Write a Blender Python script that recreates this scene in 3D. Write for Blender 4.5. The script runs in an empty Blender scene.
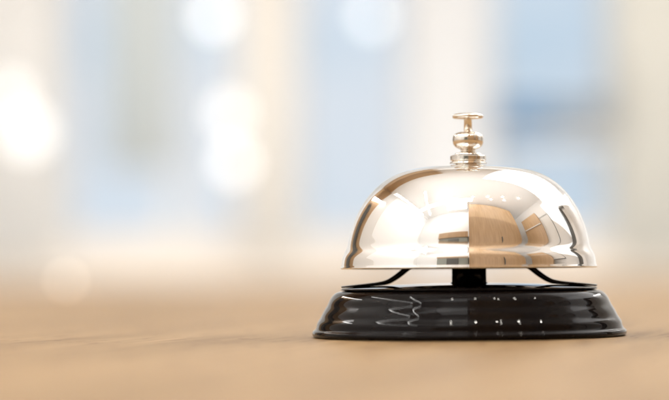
import bpy, bmesh, math, random
from mathutils import Vector, Matrix
R = math.radians
random.seed(7)
sc = bpy.context.scene
col = sc.collection

# ------------------------------------------------------------------ camera, world, lights, exposure
TABLE_Z = 0.75
S = 0.0002707            # metres per photo pixel at the bell
D0 = 0.557               # camera to bell axis
EYE = TABLE_Z + 69 * S
cam = bpy.data.cameras.new("camera")
cam_o = bpy.data.objects.new("camera", cam)
col.objects.link(cam_o)
cam_o.location = (0, -D0, EYE)
cam_o.rotation_euler = Matrix.Rotation(R(90), 3, 'X').to_euler()
cam_o.rotation_euler = (Matrix.Rotation(R(90), 3, 'X') @ Matrix.Rotation(R(-0.45), 3, 'Z')).to_euler()
cam.sensor_width = 36
cam.lens = 36 * (D0 / S) / 669
cam.shift_x = -(469 - 334.5) / 669
cam.shift_y = (267 - 200) / 669
cam.clip_start = 0.01
cam.clip_end = 50
cam.dof.use_dof = True
cam.dof.focus_distance = D0 - 0.014
cam.dof.aperture_fstop = 6.1
cam.dof.aperture_blades = 0
sc.camera = cam_o

w = bpy.data.worlds.new("World")
sc.world = w
w.use_nodes = True
w.node_tree.nodes["Background"].inputs[0].default_value = (1.0, 0.97, 0.93, 1)
w.node_tree.nodes["Background"].inputs[1].default_value = 0.3

def area(name, loc, size, power, target, color=(1, 0.96, 0.9)):
    l = bpy.data.lights.new(name, 'AREA')
    l.shape = 'RECTANGLE'
    l.size, l.size_y = size
    l.energy = power
    l.color = color
    o = bpy.data.objects.new(name, l)
    o.location = loc
    o.rotation_euler = (Vector(target) - Vector(loc)).to_track_quat('-Z', 'Y').to_euler()
    col.objects.link(o)
    return o
area("counter_fill", (0.75, 1.15, 1.8), (1.6, 1.1), 16, (0.2, 1.2, 0), (1, 1, 1))  # added fill above the frame, brightens the far part of the table
area("window_softbox", (-1.68, -0.35, 1.45), (1.9, 1.9), 2.6, (0, -0.2, 1.05), (0.99, 1, 1))
area("right_fill", (1.93, 0.75, 1.75), (0.9, 1.3), 4.0, (0, 0.3, 1.2), (0.99, 1, 1))  # unseen fill added to whiten the right side of the dome
area("rear_wash", (-0.7, -0.75, 2.45), (1.6, 0.3), 5.5, (-0.7, -1.6, 1.3), (0.99, 1, 1))  # added light with no fixture, lifts the rear wall mirrored in the dome
area("far_fill", (0.1, 2.8, 2.55), (3.2, 0.9), 54, (0.0, 5.4, 0.8), (0.99, 1, 1))  # added fill out of view, lights the far wall and curtains
area("far_floor_wash", (0.0, 3.95, 0.4), (3.4, 0.5), 22, (0.0, 5.4, 1.0), (0.99, 1, 1))  # added fill hidden below table level, lifts the lower far wall
area("ceiling_fill", (0.15, 0.0, 1.75), (2.7, 2.6), 29, (0.15, 0.0, 3), (0.99, 1, 1))  # unseen upward fill, added so the ceiling mirrors white in the dome

sc.view_settings.view_transform = 'Standard'
sc.view_settings.look = 'None'
sc.view_settings.exposure = -0.34
sc.view_settings.gamma = 1
sc.cycles.use_denoising = True
sc.cycles.max_bounces = 10
sc.cycles.glossy_bounces = 8
sc.cycles.caustics_reflective = False
sc.cycles.caustics_refractive = False
sc.cycles.sample_clamp_indirect = 6

# ------------------------------------------------------------------ materials
def mat(name, color, rough=0.5, metal=0.0, **kw):
    m = bpy.data.materials.new(name)
    m.use_nodes = True
    b = m.node_tree.nodes["Principled BSDF"]
    b.inputs["Base Color"].default_value = (*color, 1)
    b.inputs["Roughness"].default_value = rough
    b.inputs["Metallic"].default_value = metal
    for k, v in kw.items():
        b.inputs[k.replace("_", " ")].default_value = v
    return m

def nodes(m):
    return m.node_tree.nodes, m.node_tree.links, m.node_tree.nodes["Principled BSDF"]

def noise_bump(m, scale, dist, strength=1.0, stretch=(1, 1, 1), detail=2):
    n, l, b = nodes(m)
    tc = n.new("ShaderNodeTexCoord"); mp = n.new("ShaderNodeMapping")
    mp.inputs["Scale"].default_value = stretch
    nz = n.new("ShaderNodeTexNoise"); nz.inputs["Scale"].default_value = scale
    nz.inputs["Detail"].default_value = detail
    bp = n.new("ShaderNodeBump"); bp.inputs["Strength"].default_value = strength
    bp.inputs["Distance"].default_value = dist
    l.new(tc.outputs["Object"], mp.inputs[0]); l.new(mp.outputs[0], nz.inputs["Vector"])
    l.new(nz.outputs["Fac"], bp.inputs["Height"]); l.new(bp.outputs[0], b.inputs["Normal"])
    return nz

def noise_color(m, scale, c0, c1, stretch=(1, 1, 1), detail=4, p0=0.3, p1=0.7, rot=0):
    n, l, b = nodes(m)
    tc = n.new("ShaderNodeTexCoord"); mp = n.new("ShaderNodeMapping")
    mp.inputs["Scale"].default_value = stretch
    mr = n.new("ShaderNodeMapping"); mr.inputs["Rotation"].default_value = (0, 0, rot)
    nz = n.new("ShaderNodeTexNoise"); nz.inputs["Scale"].default_value = scale
    nz.inputs["Detail"].default_value = detail
    cr = n.new("ShaderNodeValToRGB")
    cr.color_ramp.elements[0].position = p0; cr.color_ramp.elements[0].color = (*c0, 1)
    cr.color_ramp.elements[1].position = p1; cr.color_ramp.elements[1].color = (*c1, 1)
    l.new(tc.outputs["Object"], mr.inputs[0]); l.new(mr.outputs[0], mp.inputs[0])
    l.new(mp.outputs[0], nz.inputs["Vector"])
    l.new(nz.outputs["Fac"], cr.inputs[0]); l.new(cr.outputs[0], b.inputs["Base Color"])
    return nz, cr

def glow(name, color, strength):
    m = mat(name, (0.8, 0.8, 0.8), 0.4)
    n, l, b = nodes(m)
    b.inputs["Emission Color"].default_value = (*color, 1)
    b.inputs["Emission Strength"].default_value = strength
    return m

# nickel plate: slightly warm, with fine polishing variation in the gloss
nickel = mat("nickel_plate", (0.95, 0.945, 0.937), 0.02, 1.0)
def gloss_variation(m, scale, lo, hi):
    n, l, b = nodes(m)
    tc = n.new("ShaderNodeTexCoord"); nz = n.new("ShaderNodeTexNoise")
    nz.inputs["Scale"].default_value = scale; nz.inputs["Detail"].default_value = 6
    mr = n.new("ShaderNodeMapRange")
    mr.inputs["From Min"].default_value = 0.35; mr.inputs["From Max"].default_value = 0.75
    mr.inputs["To Min"].default_value = lo; mr.inputs["To Max"].default_value = hi
    l.new(tc.outputs["Object"], nz.inputs["Vector"]); l.new(nz.outputs["Fac"], mr.inputs["Value"])
    l.new(mr.outputs[0], b.inputs["Roughness"])
noise_bump(nickel, 38, 0.00022, 1.0, detail=1)
gloss_variation(nickel, 160, 0.015, 0.075)
brass = mat("warm_nickel", (0.88, 0.84, 0.78), 0.05, 1.0)
noise_bump(brass, 300, 0.00003, 1.0, detail=1)
gloss_variation(brass, 600, 0.04, 0.14)
black = mat("black_gloss_paint", (0.005, 0.0035, 0.0035), 0.03, 0.0)
black.node_tree.nodes["Principled BSDF"].inputs["Specular IOR Level"].default_value = 0.11
noise_bump(black, 30, 0.00005, 1.0, detail=1)
gloss_variation(black, 400, 0.012, 0.03)
black_steel = mat("black_steel", (0.012, 0.011, 0.011), 0.16, 0.0)
noise_bump(black_steel, 900, 0.00003)

# beech table top
wood = mat("beech_wood", (0.62, 0.43, 0.26), 0.42)
wood.node_tree.nodes["Principled BSDF"].inputs["Specular IOR Level"].default_value = 0.22
n, l, b = nodes(wood)
tc = n.new("ShaderNodeTexCoord")
rot = n.new("ShaderNodeMapping"); rot.inputs["Rotation"].default_value = (0, 0, R(14))
l.new(tc.outputs["Object"], rot.inputs[0])
def stretched(sx, sy, scale, detail, dist=0.0):
    mp = n.new("ShaderNodeMapping"); mp.inputs["Scale"].default_value = (sx, sy, 1)
    nz = n.new("ShaderNodeTexNoise"); nz.inputs["Scale"].default_value = scale
    nz.inputs["Detail"].default_value = detail; nz.inputs["Distortion"].default_value = dist
    l.new(rot.outputs[0], mp.inputs[0]); l.new(mp.outputs[0], nz.inputs["Vector"])
    return nz
n1 = stretched(1, 0.13, 42, 5, 0.6)      # broad figure
n2 = stretched(1, 0.04, 330, 4)          # fine fibre
n3 = stretched(1, 0.22, 300, 2)          # short dark flecks
cr = n.new("ShaderNodeValToRGB")
cr.color_ramp.elements[0].position = 0.3; cr.color_ramp.elements[0].color = (0.315, 0.200, 0.094, 1)
cr.color_ramp.elements[1].position = 0.7; cr.color_ramp.elements[1].color = (0.54, 0.368, 0.195, 1)
l.new(n1.outputs["Fac"], cr.inputs[0])
cr2 = n.new("ShaderNodeValToRGB")
cr2.color_ramp.elements[0].position = 0.35; cr2.color_ramp.elements[0].color = (0.77, 0.73, 0.69, 1)
cr2.color_ramp.elements[1].position = 0.6; cr2.color_ramp.elements[1].color = (1, 1, 1, 1)
l.new(n2.outputs["Fac"], cr2.inputs[0])
cr3 = n.new("ShaderNodeValToRGB")
cr3.color_ramp.elements[0].position = 0.30; cr3.color_ramp.elements[0].color = (0.55, 0.45, 0.36, 1)
cr3.color_ramp.elements[1].position = 0.43; cr3.color_ramp.elements[1].color = (1, 1, 1, 1)
l.new(n3.outputs["Fac"], cr3.inputs[0])
def mul(a, c):
    mx = n.new("ShaderNodeMix"); mx.data_type = 'RGBA'; mx.blend_type = 'MULTIPLY'
    mx.inputs["Factor"].default_value = 1
    l.new(a, mx.inputs["A"]); l.new(c, mx.inputs["B"])
    return mx.outputs["Result"]
l.new(mul(mul(cr.outputs[0], cr2.outputs[0]), cr3.outputs[0]), b.inputs["Base Color"])
bp = n.new("ShaderNodeBump"); bp.inputs["Strength"].default_value = 0.5; bp.inputs["Distance"].default_value = 0.0002
l.new(n2.outputs["Fac"], bp.inputs["Height"]); l.new(bp.outputs[0], b.inputs["Normal"])

wall_white = mat("white_plaster", (0.89, 0.885, 0.875), 0.8); noise_bump(wall_white, 60, 0.001)
wall_peach = mat("pale_peach_plaster", (0.87, 0.79, 0.70), 0.8); noise_bump(wall_peach, 60, 0.001)
floor_m = mat("pale_floor", (0.6, 0.52, 0.44), 0.4); noise_color(floor_m, 3, (0.60, 0.55, 0.49), (0.67, 0.63, 0.58))
panel_wood = mat("oak_panel", (0.55, 0.36, 0.2), 0.4)
noise_color(panel_wood, 6, (0.40, 0.255, 0.135), (0.50, 0.335, 0.19), stretch=(6, 6, 0.5))
dark_grey = mat("dark_grey_laminate", (0.10, 0.10, 0.095), 0.4); noise_bump(dark_grey, 80, 0.0004)
grey_green = mat("grey_green_laminate", (0.30, 0.32, 0.29), 0.5); noise_bump(grey_green, 80, 0.0004)

# ------------------------------------------------------------------ helpers
def link(name, bm, m, parent=None, smooth=False, loc=None):
    bmesh.ops.recalc_face_normals(bm, faces=bm.faces)
    me = bpy.data.meshes.new(name)
    bm.to_mesh(me); bm.free()
    if smooth:
        for p in me.polygons: p.use_smooth = True
    me.materials.append(m)
    if smooth == 2: me.set_sharp_from_angle(angle=R(32))
    o = bpy.data.objects.new(name, me)
    col.objects.link(o)
    if parent: o.parent = parent
    if loc: o.location = loc
    return o

def box(bm, x0, x1, y0, y1, z0, z1, bev=0.0):
    r = bmesh.ops.create_cube(bm, size=1)
    for v in r['verts']:
        v.co = Vector(((x0 + x1) / 2 + v.co.x * (x1 - x0), (y0 + y1) / 2 + v.co.y * (y1 - y0), (z0 + z1) / 2 + v.co.z * (z1 - z0)))
    if bev:
        es = list({e for v in r['verts'] for e in v.link_edges})
        bmesh.ops.bevel(bm, geom=es, offset=bev, segments=2, affect='EDGES')

def boxes(name, m, lst, parent=None, bev=0.0, loc=None):
    bm = bmesh.new()
    for a in lst: box(bm, *a, bev=bev)
    return link(name, bm, m, parent, loc=loc)

def lathe(name, prof, m, parent=None, seg=256, closed=False, loc=None, smooth=True):
    bm = bmesh.new()
    rings = []
    for r, z in prof:
        if r < 1e-7:
            rings.append([bm.verts.new((0, 0, z))])
        else:
            rings.append([bm.verts.new((r * math.cos(2 * math.pi * k / seg), r * math.sin(2 * math.pi * k / seg), z)) for k in range(seg)])
    pairs = list(zip(rings, rings[1:]))
    if closed: pairs.append((rings[-1], rings[0]))
    for A, B in pairs:
        for k in range(seg):
            k2 = (k + 1) % seg
            if len(A) == 1 and len(B) == 1: continue
            if len(A) == 1: bm.faces.new((A[0], B[k], B[k2]))
            elif len(B) == 1: bm.faces.new((A[k], A[k2], B[0]))
            else: bm.faces.new((A[k], A[k2], B[k2], B[k]))
    return link(name, bm, m, parent, smooth, loc)

def spline(pts, sub=8, smooth=0):
    """Catmull-Rom through pts, then optional smoothing passes."""
    out = []
    P = [pts[0]] + list(pts) + [pts[-1]]
    for i in range(1, len(P) - 2):
        p0, p1, p2, p3 = [Vector(P[i + k]) for k in (-1, 0, 1, 2)]
        for s in range(sub):
            t = s / sub
            out.append(0.5 * ((2 * p1) + (p2 - p0) * t + (2 * p0 - 5 * p1 + 4 * p2 - p3) * t * t + (-p0 + 3 * p1 - 3 * p2 + p3) * t ** 3))
    out.append(Vector(P[-2]))
    for _ in range(smooth):
        out = [out[0]] + [(out[i - 1] + out[i] * 2 + out[i + 1]) / 4 for i in range(1, len(out) - 1)] + [out[-1]]
    return out

def px(pts):        # photo pixels (radius, row) -> metres (r, z above the table)
    return [(r * S, (336 - y) * S) for r, y in pts]

def empty(name, loc, label, cat, group=None, rz=0):
    o = bpy.data.objects.new(name, None)
    col.objects.link(o)
    o.location = loc; o.rotation_euler = (0, 0, rz); o.empty_display_size = 0.05
    o["label"] = label; o["category"] = cat
    if group: o["group"] = group
    return o

def tag(o, label=None, cat=None, group=None, kind=None):
    for k, v in (("label", label), ("category", cat), ("group", group), ("kind", kind)):
        if v: o[k] = v
    return o

# ------------------------------------------------------------------ setting: floor, walls, ceiling, table top
X0, X1, Y0, Y1, H = -1.8, 2.0, -1.6, 5.45, 2.75
tag(boxes("floor", floor_m, [(X0 - .1, X1 + .1, Y0 - .1, Y1 + .1, -0.1, 0)]), kind="structure")
tag(boxes("ceiling", wall_white, [(X0 - .1, X1 + .1, Y0 - .1, Y1 + .1, H, H + .1)]), kind="structure")
tag(boxes("side_wall", wall_white, [(X0 - .1, X0, Y0, Y1, 0, H)]), kind="structure")
tag(boxes("side_wall", wall_white, [(X1, X1 + .1, Y0, Y1, 0, H)]), kind="structure")
tag(boxes("rear_wall", wall_white, [(X0, X1, Y0 - .1, Y0, 0, H)]), kind="structure")
bm = bmesh.new()
box(bm, -1.3, 1.3, -0.72, 3.3, TABLE_Z - 0.045, TABLE_Z, bev=0.004)
tag(link("table_top", bm, wood), kind="structure")

# ------------------------------------------------------------------ the far wall with windows and curtains (all far out of focus)
DF = 6.0                         # camera to far wall
K = DF / (D0 / S)                # metres per photo pixel at the far wall
def fx(x, d=DF): return (x - 469) * d * S / D0
def fz(y, d=DF): return EYE + (267 - y) * d * S / D0
WY = Y1 - 0.007
wins = [(66, 172), (172, 250), (296, 408), (492, 612)]
SILL = 236
zs, zt = fz(SILL), 2.25
xs = [X0] + [fx(v) for ab in wins for v in ab] + [X1]
lst = []
for i in range(0, len(xs), 2):
    if xs[i + 1] - xs[i] > 0.01: lst.append((xs[i], xs[i + 1], Y1, Y1 + 0.1, zs, zt))
lst.append((X0, X1, Y1, Y1 + 0.1, zt, H))
tag(boxes("far_wall", wall_white, lst), kind="structure")
tag(boxes("far_wall_base", wall_peach, [(X0, X1, Y1, Y1 + 0.1, 0, zs)]), kind="structure")

pane_cols = [((0.72, 0.82, 0.92), 1.08), ((0.78, 0.84, 0.90), 1.08), ((0.71, 0.80, 0.89), 1.08), ((0.60, 0.74, 0.87), 1.05)]
white_paint = mat("white_window_paint", (0.8, 0.79, 0.77), 0.4); noise_bump(white_paint, 200, 0.0002)
wlab = ["pale blue window between the leftmost white glow and the grey-green curtain",
        "narrow whitish window left of the cream curtain",
        "pale blue window between the cream curtain and the white column",
        "blue window right of the bell knob with a dark blue box on its sill"]
for i, (a, c) in enumerate(wins):
    xa, xb = fx(a), fx(c)
    e = empty("window", ((xa + xb) / 2, Y1 + 0.05, zs), wlab[i], "window", "windows in the far wall")
    hw = (xb - xa) / 2
    hh = zt - zs
    t = 0.02
    boxes("window_frame", white_paint, [(-hw, -hw + t, -0.045, 0.045, 0, hh), (hw - t, hw, -0.045, 0.045, 0, hh),
          (-hw + t, hw - t, -0.045, 0.045, 0, t), (-hw + t, hw - t, -0.045, 0.045, hh - t, hh)], e)
    g = glow("lit_window_pane", *pane_cols[i])
    n, l, b = nodes(g)
    tc = n.new("ShaderNodeTexCoord"); nz = n.new("ShaderNodeTexNoise"); nz.inputs["Scale"].default_value = 2.5
    crp = n.new("ShaderNodeValToRGB"); cc = pane_cols[i][0]
    crp.color_ramp.elements[0].position = 0.35; crp.color_ramp.elements[0].color = (cc[0] * .88, cc[1] * .93, cc[2] * .97, 1)
    crp.color_ramp.elements[1].position = 0.7; crp.color_ramp.elements[1].color = (min(1, cc[0] * 1.15), min(1, cc[1] * 1.07), min(1, cc[2] * 1.03), 1)
    l.new(tc.outputs["Object"], nz.inputs["Vector"]); l.new(nz.outputs["Fac"], crp.inputs[0]); l.new(crp.outputs[0], b.inputs["Emission Color"])
    b.inputs["Base Color"].default_value = (0.05, 0.05, 0.05, 1)
    boxes("pane", g, [(-hw + t, hw - t, 0.0, 0.008, t, hh - t)], e)

def curtain(x0, x1, y, z0, z1, m, label, folds=0.055, amp=0.018):
    w_ = x1 - x0
    N = max(24, int(w_ / 0.004))
    bm = bmesh.new()
    rows = []
    th = 0.003
    for side in (0, 1):
        for z in (0, z1 - z0):
            rows.append([bm.verts.new((-w_ / 2 + w_ * k / N, side * th + amp * math.sin(2 * math.pi * k / N * w_ / folds + 0.8 * math.sin(k * 0.11)), z)) for k in range(N + 1)])
    f0, f1, b0, b1 = rows
    for k in range(N):
        bm.faces.new((f0[k], f0[k + 1], f1[k + 1], f1[k]))
        bm.faces.new((b0[k + 1], b0[k], b1[k], b1[k + 1]))
        bm.faces.new((f1[k], f1[k + 1], b1[k + 1], b1[k]))
        bm.faces.new((f0[k + 1], f0[k], b0[k], b0[k + 1]))
    for k in (0, N): bm.faces.new((f0[k], f1[k], b1[k], b0[k]))
    e = empty("curtain", ((x0 + x1) / 2, y, z0), label, "curtain", "curtains on the far wall")
    link("fabric", bm, m, e, True)
    bm = bmesh.new()
    bmesh.ops.create_cone(bm, segments=16, radius1=0.012, radius2=0.012, depth=w_ + 0.06, cap_ends=True,
                          matrix=Matrix.Translation((0, 0.0, z1 - z0 + 0.014)) @ Matrix.Rotation(R(90), 4, 'Y'))
    link("curtain_rod", bm, white_paint, e, True)
    return e
def fabric(name, c):
    m = mat(name, c, 0.9); noise_bump(m, 900, 0.0004); return m
ztop = 2.3
curtain(fx(114), fx(178), Y1 - 0.10, fz(168), ztop, fabric("grey_green_cloth", (0.70, 0.74, 0.74)), "grey-green curtain hanging short over the pale blue window at left")
curtain(fx(243), fx(302), Y1 - 0.12, fz(250), ztop, fabric("cream_cloth", (0.90, 0.86, 0.80)), "cream curtain between two windows left of the bell")
curtain(fx(612), fx(720), Y1 - 0.12, fz(262), ztop, fabric("beige_cloth", (0.76, 0.74, 0.68)), "beige curtain at the right edge beside the blue window")
curtain(fx(-60), fx(66), Y1 - 0.12, fz(255), ztop, fabric("white_cloth", (0.90, 0.88, 0.85)), "white curtain at the left edge behind the brightest lamp")

# white column standing between the two right windows
e = empty("column", (fx(450), Y1 - 0.16, 0), "white square column rising behind the bell knob", "column")
hw = (fx(490) - fx(410)) / 2
col_m = mat("column_paint", (0.68, 0.68, 0.68), 0.6); noise_bump(col_m, 60, 0.0006)
boxes("shaft", col_m, [(-hw, hw, -0.1, 0.1, 0.12, H)], e, bev=0.008)
boxes("plinth", col_m, [(-hw - .02, hw + .02, -0.12, 0.12, 0, 0.12)], e, bev=0.006)

# dark blue box and grey brown box on the shelf before the right window
blue_m = mat("blue_box_paint", (0.08, 0.20, 0.36), 0.5); noise_bump(blue_m, 200, 0.0003)
gb_m = mat("grey_brown_box", (0.22, 0.25, 0.28), 0.6); noise_bump(gb_m, 200, 0.0003)
sh = empty("wall_shelf", (fx(552), Y1 - 0.15, fz(143)), "thin pale shelf across the blue window right of the bell", "shelf")
boxes("board", white_paint, [(fx(494) - fx(552), fx(610) - fx(552), -0.13, 0.12, -0.018, 0)], sh, bev=0.002)
for sx in (-0.13, 0.13):
    boxes("bracket", white_paint, [(sx - .006, sx + .006, 0.0, 0.12, -0.06, -0.018)], sh)
def lidbox(x0, x1, h, m, label):
    o = empty("storage_box", ((x0 + x1) / 2, Y1 - 0.17, fz(143)), label, "box", "boxes on the far shelf")
    w2 = (x1 - x0) / 2
    boxes("body", m, [(-w2, w2, -0.09, 0.09, 0.0005, h * 0.75)], o, bev=0.004)
    boxes("lid", m, [(-w2 - .004, w2 + .004, -0.094, 0.094, h * 0.75, h)], o, bev=0.004)
lidbox(fx(500), fx(548), 0.10, blue_m, "blue lidded box on the shelf right of the bell knob")
lidbox(fx(553), fx(604), 0.095, gb_m, "grey-brown lidded box on the shelf at right of the blue one")

# hanging lamps (the large blurred discs)
def pendant(x, y, d, rad, strength, color, label, group="round lamps hanging before the far wall"):
    e = empty("hanging_lamp", (fx(x, d), d - D0, fz(y, d)), label, "lamp", group)
    g = glow("lamp_glow", color, strength)
    bm = bmesh.new(); bmesh.ops.create_uvsphere(bm, u_segments=32, v_segments=20, radius=rad)
    link("globe", bm, g, e, True)
    bm = bmesh.new()
    bmesh.ops.create_cone(bm, segments=24, radius1=rad * 0.55, radius2=rad * 0.3, depth=rad * 0.8, cap_ends=True, matrix=Matrix.Translation((0, 0, rad * 1.2)))
    link("socket", bm, white_paint, e, True)
    bm = bmesh.new()
    top = H - fz(y, d)
    bmesh.ops.create_cone(bm, segments=8, radius1=0.0012, radius2=0.0012, depth=top - rad * 1.6, cap_ends=True, matrix=Matrix.Translation((0, 0, (top + rad * 1.6) / 2)))
    link("cord", bm, white_paint, e, True)
W_ = (1, 0.97, 0.92)
pendant(216, 14, 5.2, 0.028, 1.9, (0.95, 0.98, 1), "white lamp at the top edge, highest of the middle cluster")
pendant(230, 112, 5.0, 0.032, 1.15, W_, "upper of two white lamps hanging close together mid left")
pendant(235, 160, 5.4, 0.030, 1.7, W_, "lower of two white lamps hanging close together mid left")
pendant(374, 16, 5.2, 0.024, 1.7, (0.9, 0.96, 1), "faint bluish lamp at the top edge left of the bell knob")
pendant(28, 128, 5.0, 0.046, 1.1, W_, "brightest warm white lamp at the left edge")
pendant(12, 92, 5.3, 0.038, 1.0, W_, "warm white lamp above the brightest one at the left edge")

# small glowing shape added on the table, standing in for a lamp's glint
dt = 1.86
e = empty("table_glint", (fx(66, dt), dt - D0, TABLE_Z), "faint small tea light glowing on the far left of the table", "candle")
glint_cup = mat("glint_cup_glass", (0.75, 0.6, 0.46), 0.3); noise_bump(glint_cup, 300, 0.0003)
lathe("glint_cup", [(0.0001, 0.0), (0.012, 0.0), (0.0125, 0.003), (0.0125, 0.007), (0.0115, 0.007), (0.011, 0.002), (0.0001, 0.002)], glint_cup, e, seg=32)
bm = bmesh.new(); bmesh.ops.create_uvsphere(bm, u_segments=16, v_segments=12, radius=0.0042)
for v in bm.verts:
    v.co.z = v.co.z * (1.5 if v.co.z > 0 else 1) + 0.0065
link("glint", bm, glow("glint_glow", (1, 0.86, 0.68), 2.6), e, True)

# ------------------------------------------------------------------ what the polished bell mirrors from behind and beside the camera
def panel_unit(name, boxlist, m, label, cat, loc, extra=None):
    e = empty(name, loc, label, cat)
    boxes("body", m, boxlist, e, bev=0.004)
    for nm, mm, bl in (extra or []):
        boxes(nm, mm, bl, e, bev=0.002)
    return e
panel_unit("wardrobe", [(0, 1.25, -0.4, 0, 0.0, 2.5)], panel_wood, "tall oak wardrobe mirrored in the right half of the bell", "wardrobe", (0.012, -1.0, 0),
           [("door", panel_wood, [(0.02, 1.23, 0.0005, 0.02, 0.06, 2.46)]),
            ("handle", dark_grey, [(0.585, 0.597, 0.021, 0.045, 1.0, 1.25)])])
panel_unit("sideboard", [(-0.7, 0, -0.25, 0, 0, 1.35)], grey_green, "grey-green sideboard with oak top mirrored left of the wardrobe", "sideboard", (-0.01, -1.32, 0),
           [("top", panel_wood, [(-0.72, 0, -0.26, 0.02, 1.3505, 1.52)]), ("door", dark_grey, [(-0.45, -0.2, 0.0005, 0.02, 0.9, 1.3)])])
panel_unit("bookcase", [(-0.3, 0, -0.8, 0, 0, 2.15)], panel_wood, "oak bookcase mirrored near the right shoulder of the bell", "bookcase", (1.98, -0.25, 0),
           [("shelf", white_paint, [(-0.32, -0.301, -0.78, -0.02, 0.95, 0.99)]), ("shelf", white_paint, [(-0.32, -0.301, -0.78, -0.02, 1.72, 1.75)])])
panel_unit("wall_panelling", [(0, 0.04, 1.45, 3.6, 0, 2.7)], panel_wood, "oak panelling on the left wall mirrored along the left edge of the bell", "panelling", (-1.8, 0, 0))
panel_unit("ceiling_panelling", [(-1.75, -0.35, 1.6, 3.9, 2.70, 2.745)], panel_wood, "oak ceiling panelling mirrored along the upper left edge of the bell", "panelling", (0, 0, 0))
panel_unit("cabinet", [(0.045, 0.30, -0.3, 0.3, 0, 1.8)], dark_grey, "dark cabinet by the left wall mirrored at the left edge of the bell", "cabinet", (-1.8, 2.2, 0),
           [("door", panel_wood, [(0.3005, 0.315, 0.1, 0.28, 0.1, 1.7)])])
panel_unit("cabinet", [(-0.3, 0, -0.25, 0.25, 0, 1.9)], dark_grey, "dark cabinet by the right wall mirrored at the right edge of the bell", "cabinet", (2.0, 1.3, 0),
           [("door", white_paint, [(-0.315, -0.3005, -0.1, 0.23, 0.1, 1.8)])])
panel_unit("picture_frame", [(-0.03, 0, -0.3, 0.3, 1.2, 2.1)], dark_grey, "dark picture frame on the right wall mirrored at the right shoulder of the bell", "picture frame", (2.0, 0.0, 0),
           [("mount", white_paint, [(-0.034, -0.0305, -0.27, 0.27, 1.23, 2.07)])])

def spot(x, y, strength=320):
    e = empty("ceiling_spot", (x, y, H), "small bright ceiling spotlight mirrored as a sparkle on the bell base", "spotlight", "ceiling spotlights")
    lathe("housing", [(0.0001, -0.001), (0.045, -0.001), (0.045, -0.012), (0.03, -0.014), (0.03, -0.004), (0.0001, -0.004)], white_paint, e, seg=24)
    bm = bmesh.new(); bmesh.ops.create_cone(bm, segments=24, radius1=0.025, radius2=0.025, depth=0.004, cap_ends=True, matrix=Matrix.Translation((0, 0, -0.008)))
    link("bulb", bm, glow("spot_glow", (1, 0.95, 0.86), strength), e)
for x, y in ((0.12, -0.7), (0.5, -0.62), (0.62, -0.75), (0.9, -0.45), (1.0, -0.6), (1.35, -0.15), (-0.35, -0.75)):
    spot(x, y)

def tube(x0, y0, x1, y1, z, strength=72):
    L = math.hypot(x1 - x0, y1 - y0)
    e = empty("tube_lamp", ((x0 + x1) / 2, (y0 + y1) / 2, z), "slim white tube lamp mirrored as a thin line in the bell base", "tube lamp", "tube lamps")
    e.rotation_euler = (0, 0, math.atan2(y1 - y0, x1 - x0))
    boxes("housing", white_paint, [(-L / 2, L / 2, -0.02, 0.02, 0.012, 0.04)], e)
    bm = bmesh.new()
    bmesh.ops.create_cone(bm, segments=12, radius1=0.0085, radius2=0.0085, depth=L - 0.02, cap_ends=True, matrix=Matrix.Rotation(R(90), 4, 'Y'))
    link("tube", bm, glow("tube_glow", (1, 0.98, 0.95), strength), e, True)
tube(-1.45, -1.0, -1.45, 0.95, 2.4)
tube(-1.40, -1.3, -0.95, 0.1, 2.62)
tube(-1.70, 0.9, -1.70, 3.0, 2.1)
tube(1.90, 2.6, 1.90, 4.6, 2.2)
e = empty("ceiling_light_panel", (-0.37, -1.1, H), "square lit ceiling panel mirrored left of the centre of the bell base", "ceiling light")
boxes("frame", white_paint, [(-.36, -.33, -.33, .33, -0.04, -0.001), (.33, .36, -.33, .33, -0.04, -0.001), (-.33, .33, -.33, -.30, -0.04, -0.001), (-.33, .33, .30, .33, -0.04, -0.001), (-.33, .33, -.015, .015, -0.04, -0.001)], e)
boxes("diffuser", glow("panel_glow", (1, 0.99, 0.97), 4.5), [(-.33, .33, -.30, -.015, -0.03, -0.02), (-.33, .33, .015, .30, -0.03, -0.02)], e)

# ------------------------------------------------------------------ the desk bell
bell = empty("desk_bell", (0, 0, TABLE_Z), "shiny silver call bell on a black gloss base standing on a wooden table", "desk bell", rz=R(20))

# base: a skirt with soft rings
sk = [(138.5, 0)]
prof = []
prof += [(100, 335.2), (150, 335.4), (155.5, 335.0), (157.0, 333.4), (156.8, 330.6), (155.6, 329.2), (154.2, 328.6), (153.0, 326.2)]
prof += [(152.0, 321.5), (149.6, 318.2), (147.8, 315.4), (146.4, 312.2), (144.4, 308.6), (142.0, 305.0), (140.6, 302.0), (139.0, 298.6), (136.6, 295.2), (133.6, 292.2), (130.0, 290.6), (126, 290.0)]
pr = spline([Vector((a, b)) for a, b in prof], 6, 10)
outer = [(v.x, v.y) for v in pr]
inner = [(124, 291.5), (128, 295), (135, 306), (146, 324), (148, 333.5), (100, 334)]
lathe("base", px(outer + inner), black, bell, closed=True)
# plate closing the top of the base, gently domed, with its own thin rolled rim
plate = spline([Vector(p) for p in [(0, 283.0), (40, 283.4), (75, 284.5), (100, 285.7), (120, 286.9), (127, 287.5), (128.2, 288.4), (127.4, 289.4)]], 6, 2)
pl = [(v.x, v.y) for v in plate]; pl[0] = (0, 283.0)
lathe("top_plate", px(pl + [(120, 290.4), (60, 290), (0, 289.6)]), black, bell)
lathe("rubber_foot", px([(0, 335.4), (140, 335.4), (146, 335.4), (146, 336), (0, 336)]), black_steel, bell)

# centre post
post = [(0, 284.9), (17.6, 284.6), (18.6, 284.2), (18.6, 282.8), (17.4, 282.0), (17.2, 268), (17.2, 262), (16, 261), (6, 260.5), (6, 175), (0, 175)]
lathe("post", px(post), black, bell, seg=96)

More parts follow.
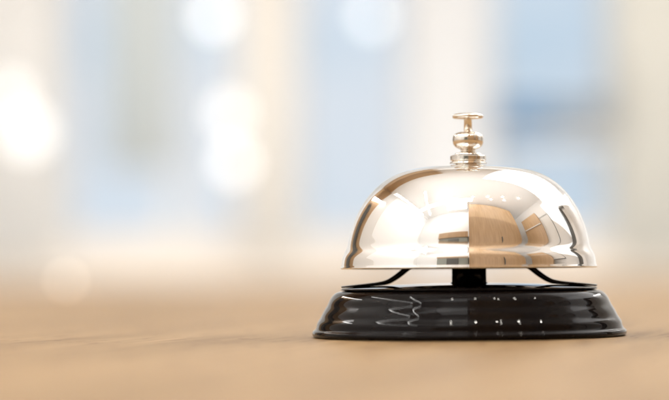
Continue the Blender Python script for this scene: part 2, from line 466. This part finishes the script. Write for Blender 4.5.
# two bowed spring arms that carry the bell
def arm(sign):
    pts = [(127.5, 286.0), (115, 285.2), (100, 284.0), (90, 283.0), (82.5, 281.6), (76, 278.4), (69, 273.6), (61.5, 267.6), (52, 262), (38, 257.5), (14, 256.5)]
    th = [0.9, 1.4, 1.7, 2.0, 2.4, 2.7, 2.9, 3.0, 3.0, 3.0, 3.0]
    wd = [6.5, 8, 9, 9.5, 9.5, 9, 8, 8, 8, 8, 8]
    P = spline([Vector((p[0], p[1], th[i])) for i, p in enumerate(pts)], 6, 3)
    Q = spline([Vector((wd[i], 0, 0)) for i in range(len(pts))], 6, 0)
    bm = bmesh.new(); rings = []
    N = 20
    for i, p in enumerate(P):
        a = P[max(0, i - 1)]; c = P[min(len(P) - 1, i + 1)]
        t = Vector((c.x - a.x, 0, -(c.y - a.y))).normalized()
        nrm = Vector((-t.z, 0, t.x))
        cen = Vector((p.x, 0, 336 - p.y))
        rings.append([bm.verts.new((cen + nrm * (p.z * math.sin(u)) + Vector((0, 1, 0)) * (Q[i].x * math.copysign(abs(math.cos(u)) ** 0.6, math.cos(u)))) * S)
                      for u in [2 * math.pi * k / N for k in range(N)]])
    for A, B in zip(rings, rings[1:]):
        for k in range(N): bm.faces.new((A[k], A[(k + 1) % N], B[(k + 1) % N], B[k]))
    bm.faces.new(rings[0]); bm.faces.new(rings[-1])
    bmesh.ops.scale(bm, vec=(sign, 1 if sign > 0 else 1, 1), verts=bm.verts)
    o = link("spring_arm", bm, black_steel, bell, True)
    o.rotation_euler = (0, 0, -R(20))       # arms lie across the view
    return o
arm(1); arm(-1)

# the bell dome: outer and inner skin joined by a rolled lip
a_, y0_, al, be = 121.0, 250.0, 0.54, 1.28
up = []
for k in range(0, 121):
    t = math.pi / 2 * (1 - k / 120)
    up.append((a_ * max(0, math.cos(t)) ** al, y0_ - 84.0 * math.sin(t) ** be))
up[0] = (0, 166.0)
up = [p for p in up if p[1] < 243.5]
dome_r = [Vector(p) for p in up] 
tail = spline([Vector(p) for p in [(120.65, 245.0), (121.4, 247.4), (122.6, 249.8), (124.1, 252.2), (125.4, 255.0), (126.2, 257.5), (126.8, 261.5), (127.4, 265.4)]], 8, 0)
raw = dome_r + tail
line = [raw[0]]                      # resample at even steps, then smooth
acc = 0.0
for p, q in zip(raw, raw[1:]):
    L_ = (q - p).length
    while L_ > 0 and acc + L_ >= 0.8:
        p = p + (q - p) * ((0.8 - acc) / L_)
        L_ = (q - p).length; acc = 0.0
        line.append(p.copy())
    acc += L_
line.append(raw[-1])
for _ in range(11):
    line = [line[0]] + [(line[i - 1] + line[i] * 2 + line[i + 1]) / 4 for i in range(1, len(line) - 1)] + [line[-1]]
outer = [(v.x, v.y) for v in line]
outer[0] = (0, outer[0][1])
lip = [(127.9, 266.4), (128.1, 267.2), (127.8, 267.9), (127.0, 268.2), (126.0, 268.0), (125.4, 267.3), (125.2, 266)]
inn = [(max(0, v.x - 2.2 * min(1, v.x / 60)), v.y + 2.6 * (1 - min(1, max(0, (v.y - 166) / 90)))) for v in line[::-1][4::6]]
inn[-1] = (0, inn[-1][1])
dome = lathe("bell_dome", px(outer + lip + inn), nickel, bell, seg=360)

# washer stack on the crown
lathe("washer", px([(0, 168), (11.5, 168), (12.8, 167.0), (12.9, 165.0), (12.6, 164.4), (17.2, 164.1), (18.5, 163.6), (18.7, 163.0), (18.4, 162.4), (16.8, 161.9),
                    (16.4, 161.2), (16.5, 160.6), (17.6, 160.5), (18.1, 160.0), (18.1, 156.4), (17.6, 155.8), (14, 155.4), (6, 155), (0, 155)]), brass, bell, seg=128, smooth=2)
# collar with the flattened ball
bt = empty_knob = None
ball = spline([Vector(p) for p in [(0, 155), (12.5, 155), (13.3, 154.3), (12.6, 153.4), (9.4, 152.6), (7.4, 151.4), (7.4, 149.8), (9.4, 148.7), (12.4, 147.2), (14.7, 144.4), (15.6, 140.6), (15.1, 136.6), (13.0, 133.8), (9.4, 132.2), (5.4, 131.7), (0, 131.6)]], 5, 2)
bl = [(max(0, v.x), v.y) for v in ball]; bl[0] = (0, 155); bl[-1] = (0, bl[-1][1])
lathe("collar", px(bl), brass, bell, seg=128)
stem = [(0, 133), (4.1, 133), (4.0, 119.5), (4.4, 117.9), (0, 117.9)]
knob = lathe("button", px([(0, 118.9), (9, 118.8), (13.6, 118.6), (15.2, 117.8), (15.6, 116.6), (15.2, 115.3), (13.6, 114.2), (9, 113.3), (5, 112.8), (2, 112.5), (0, 112.4)]), brass, bell, seg=96)
lathe("stem", px(stem), brass, knob, seg=64)
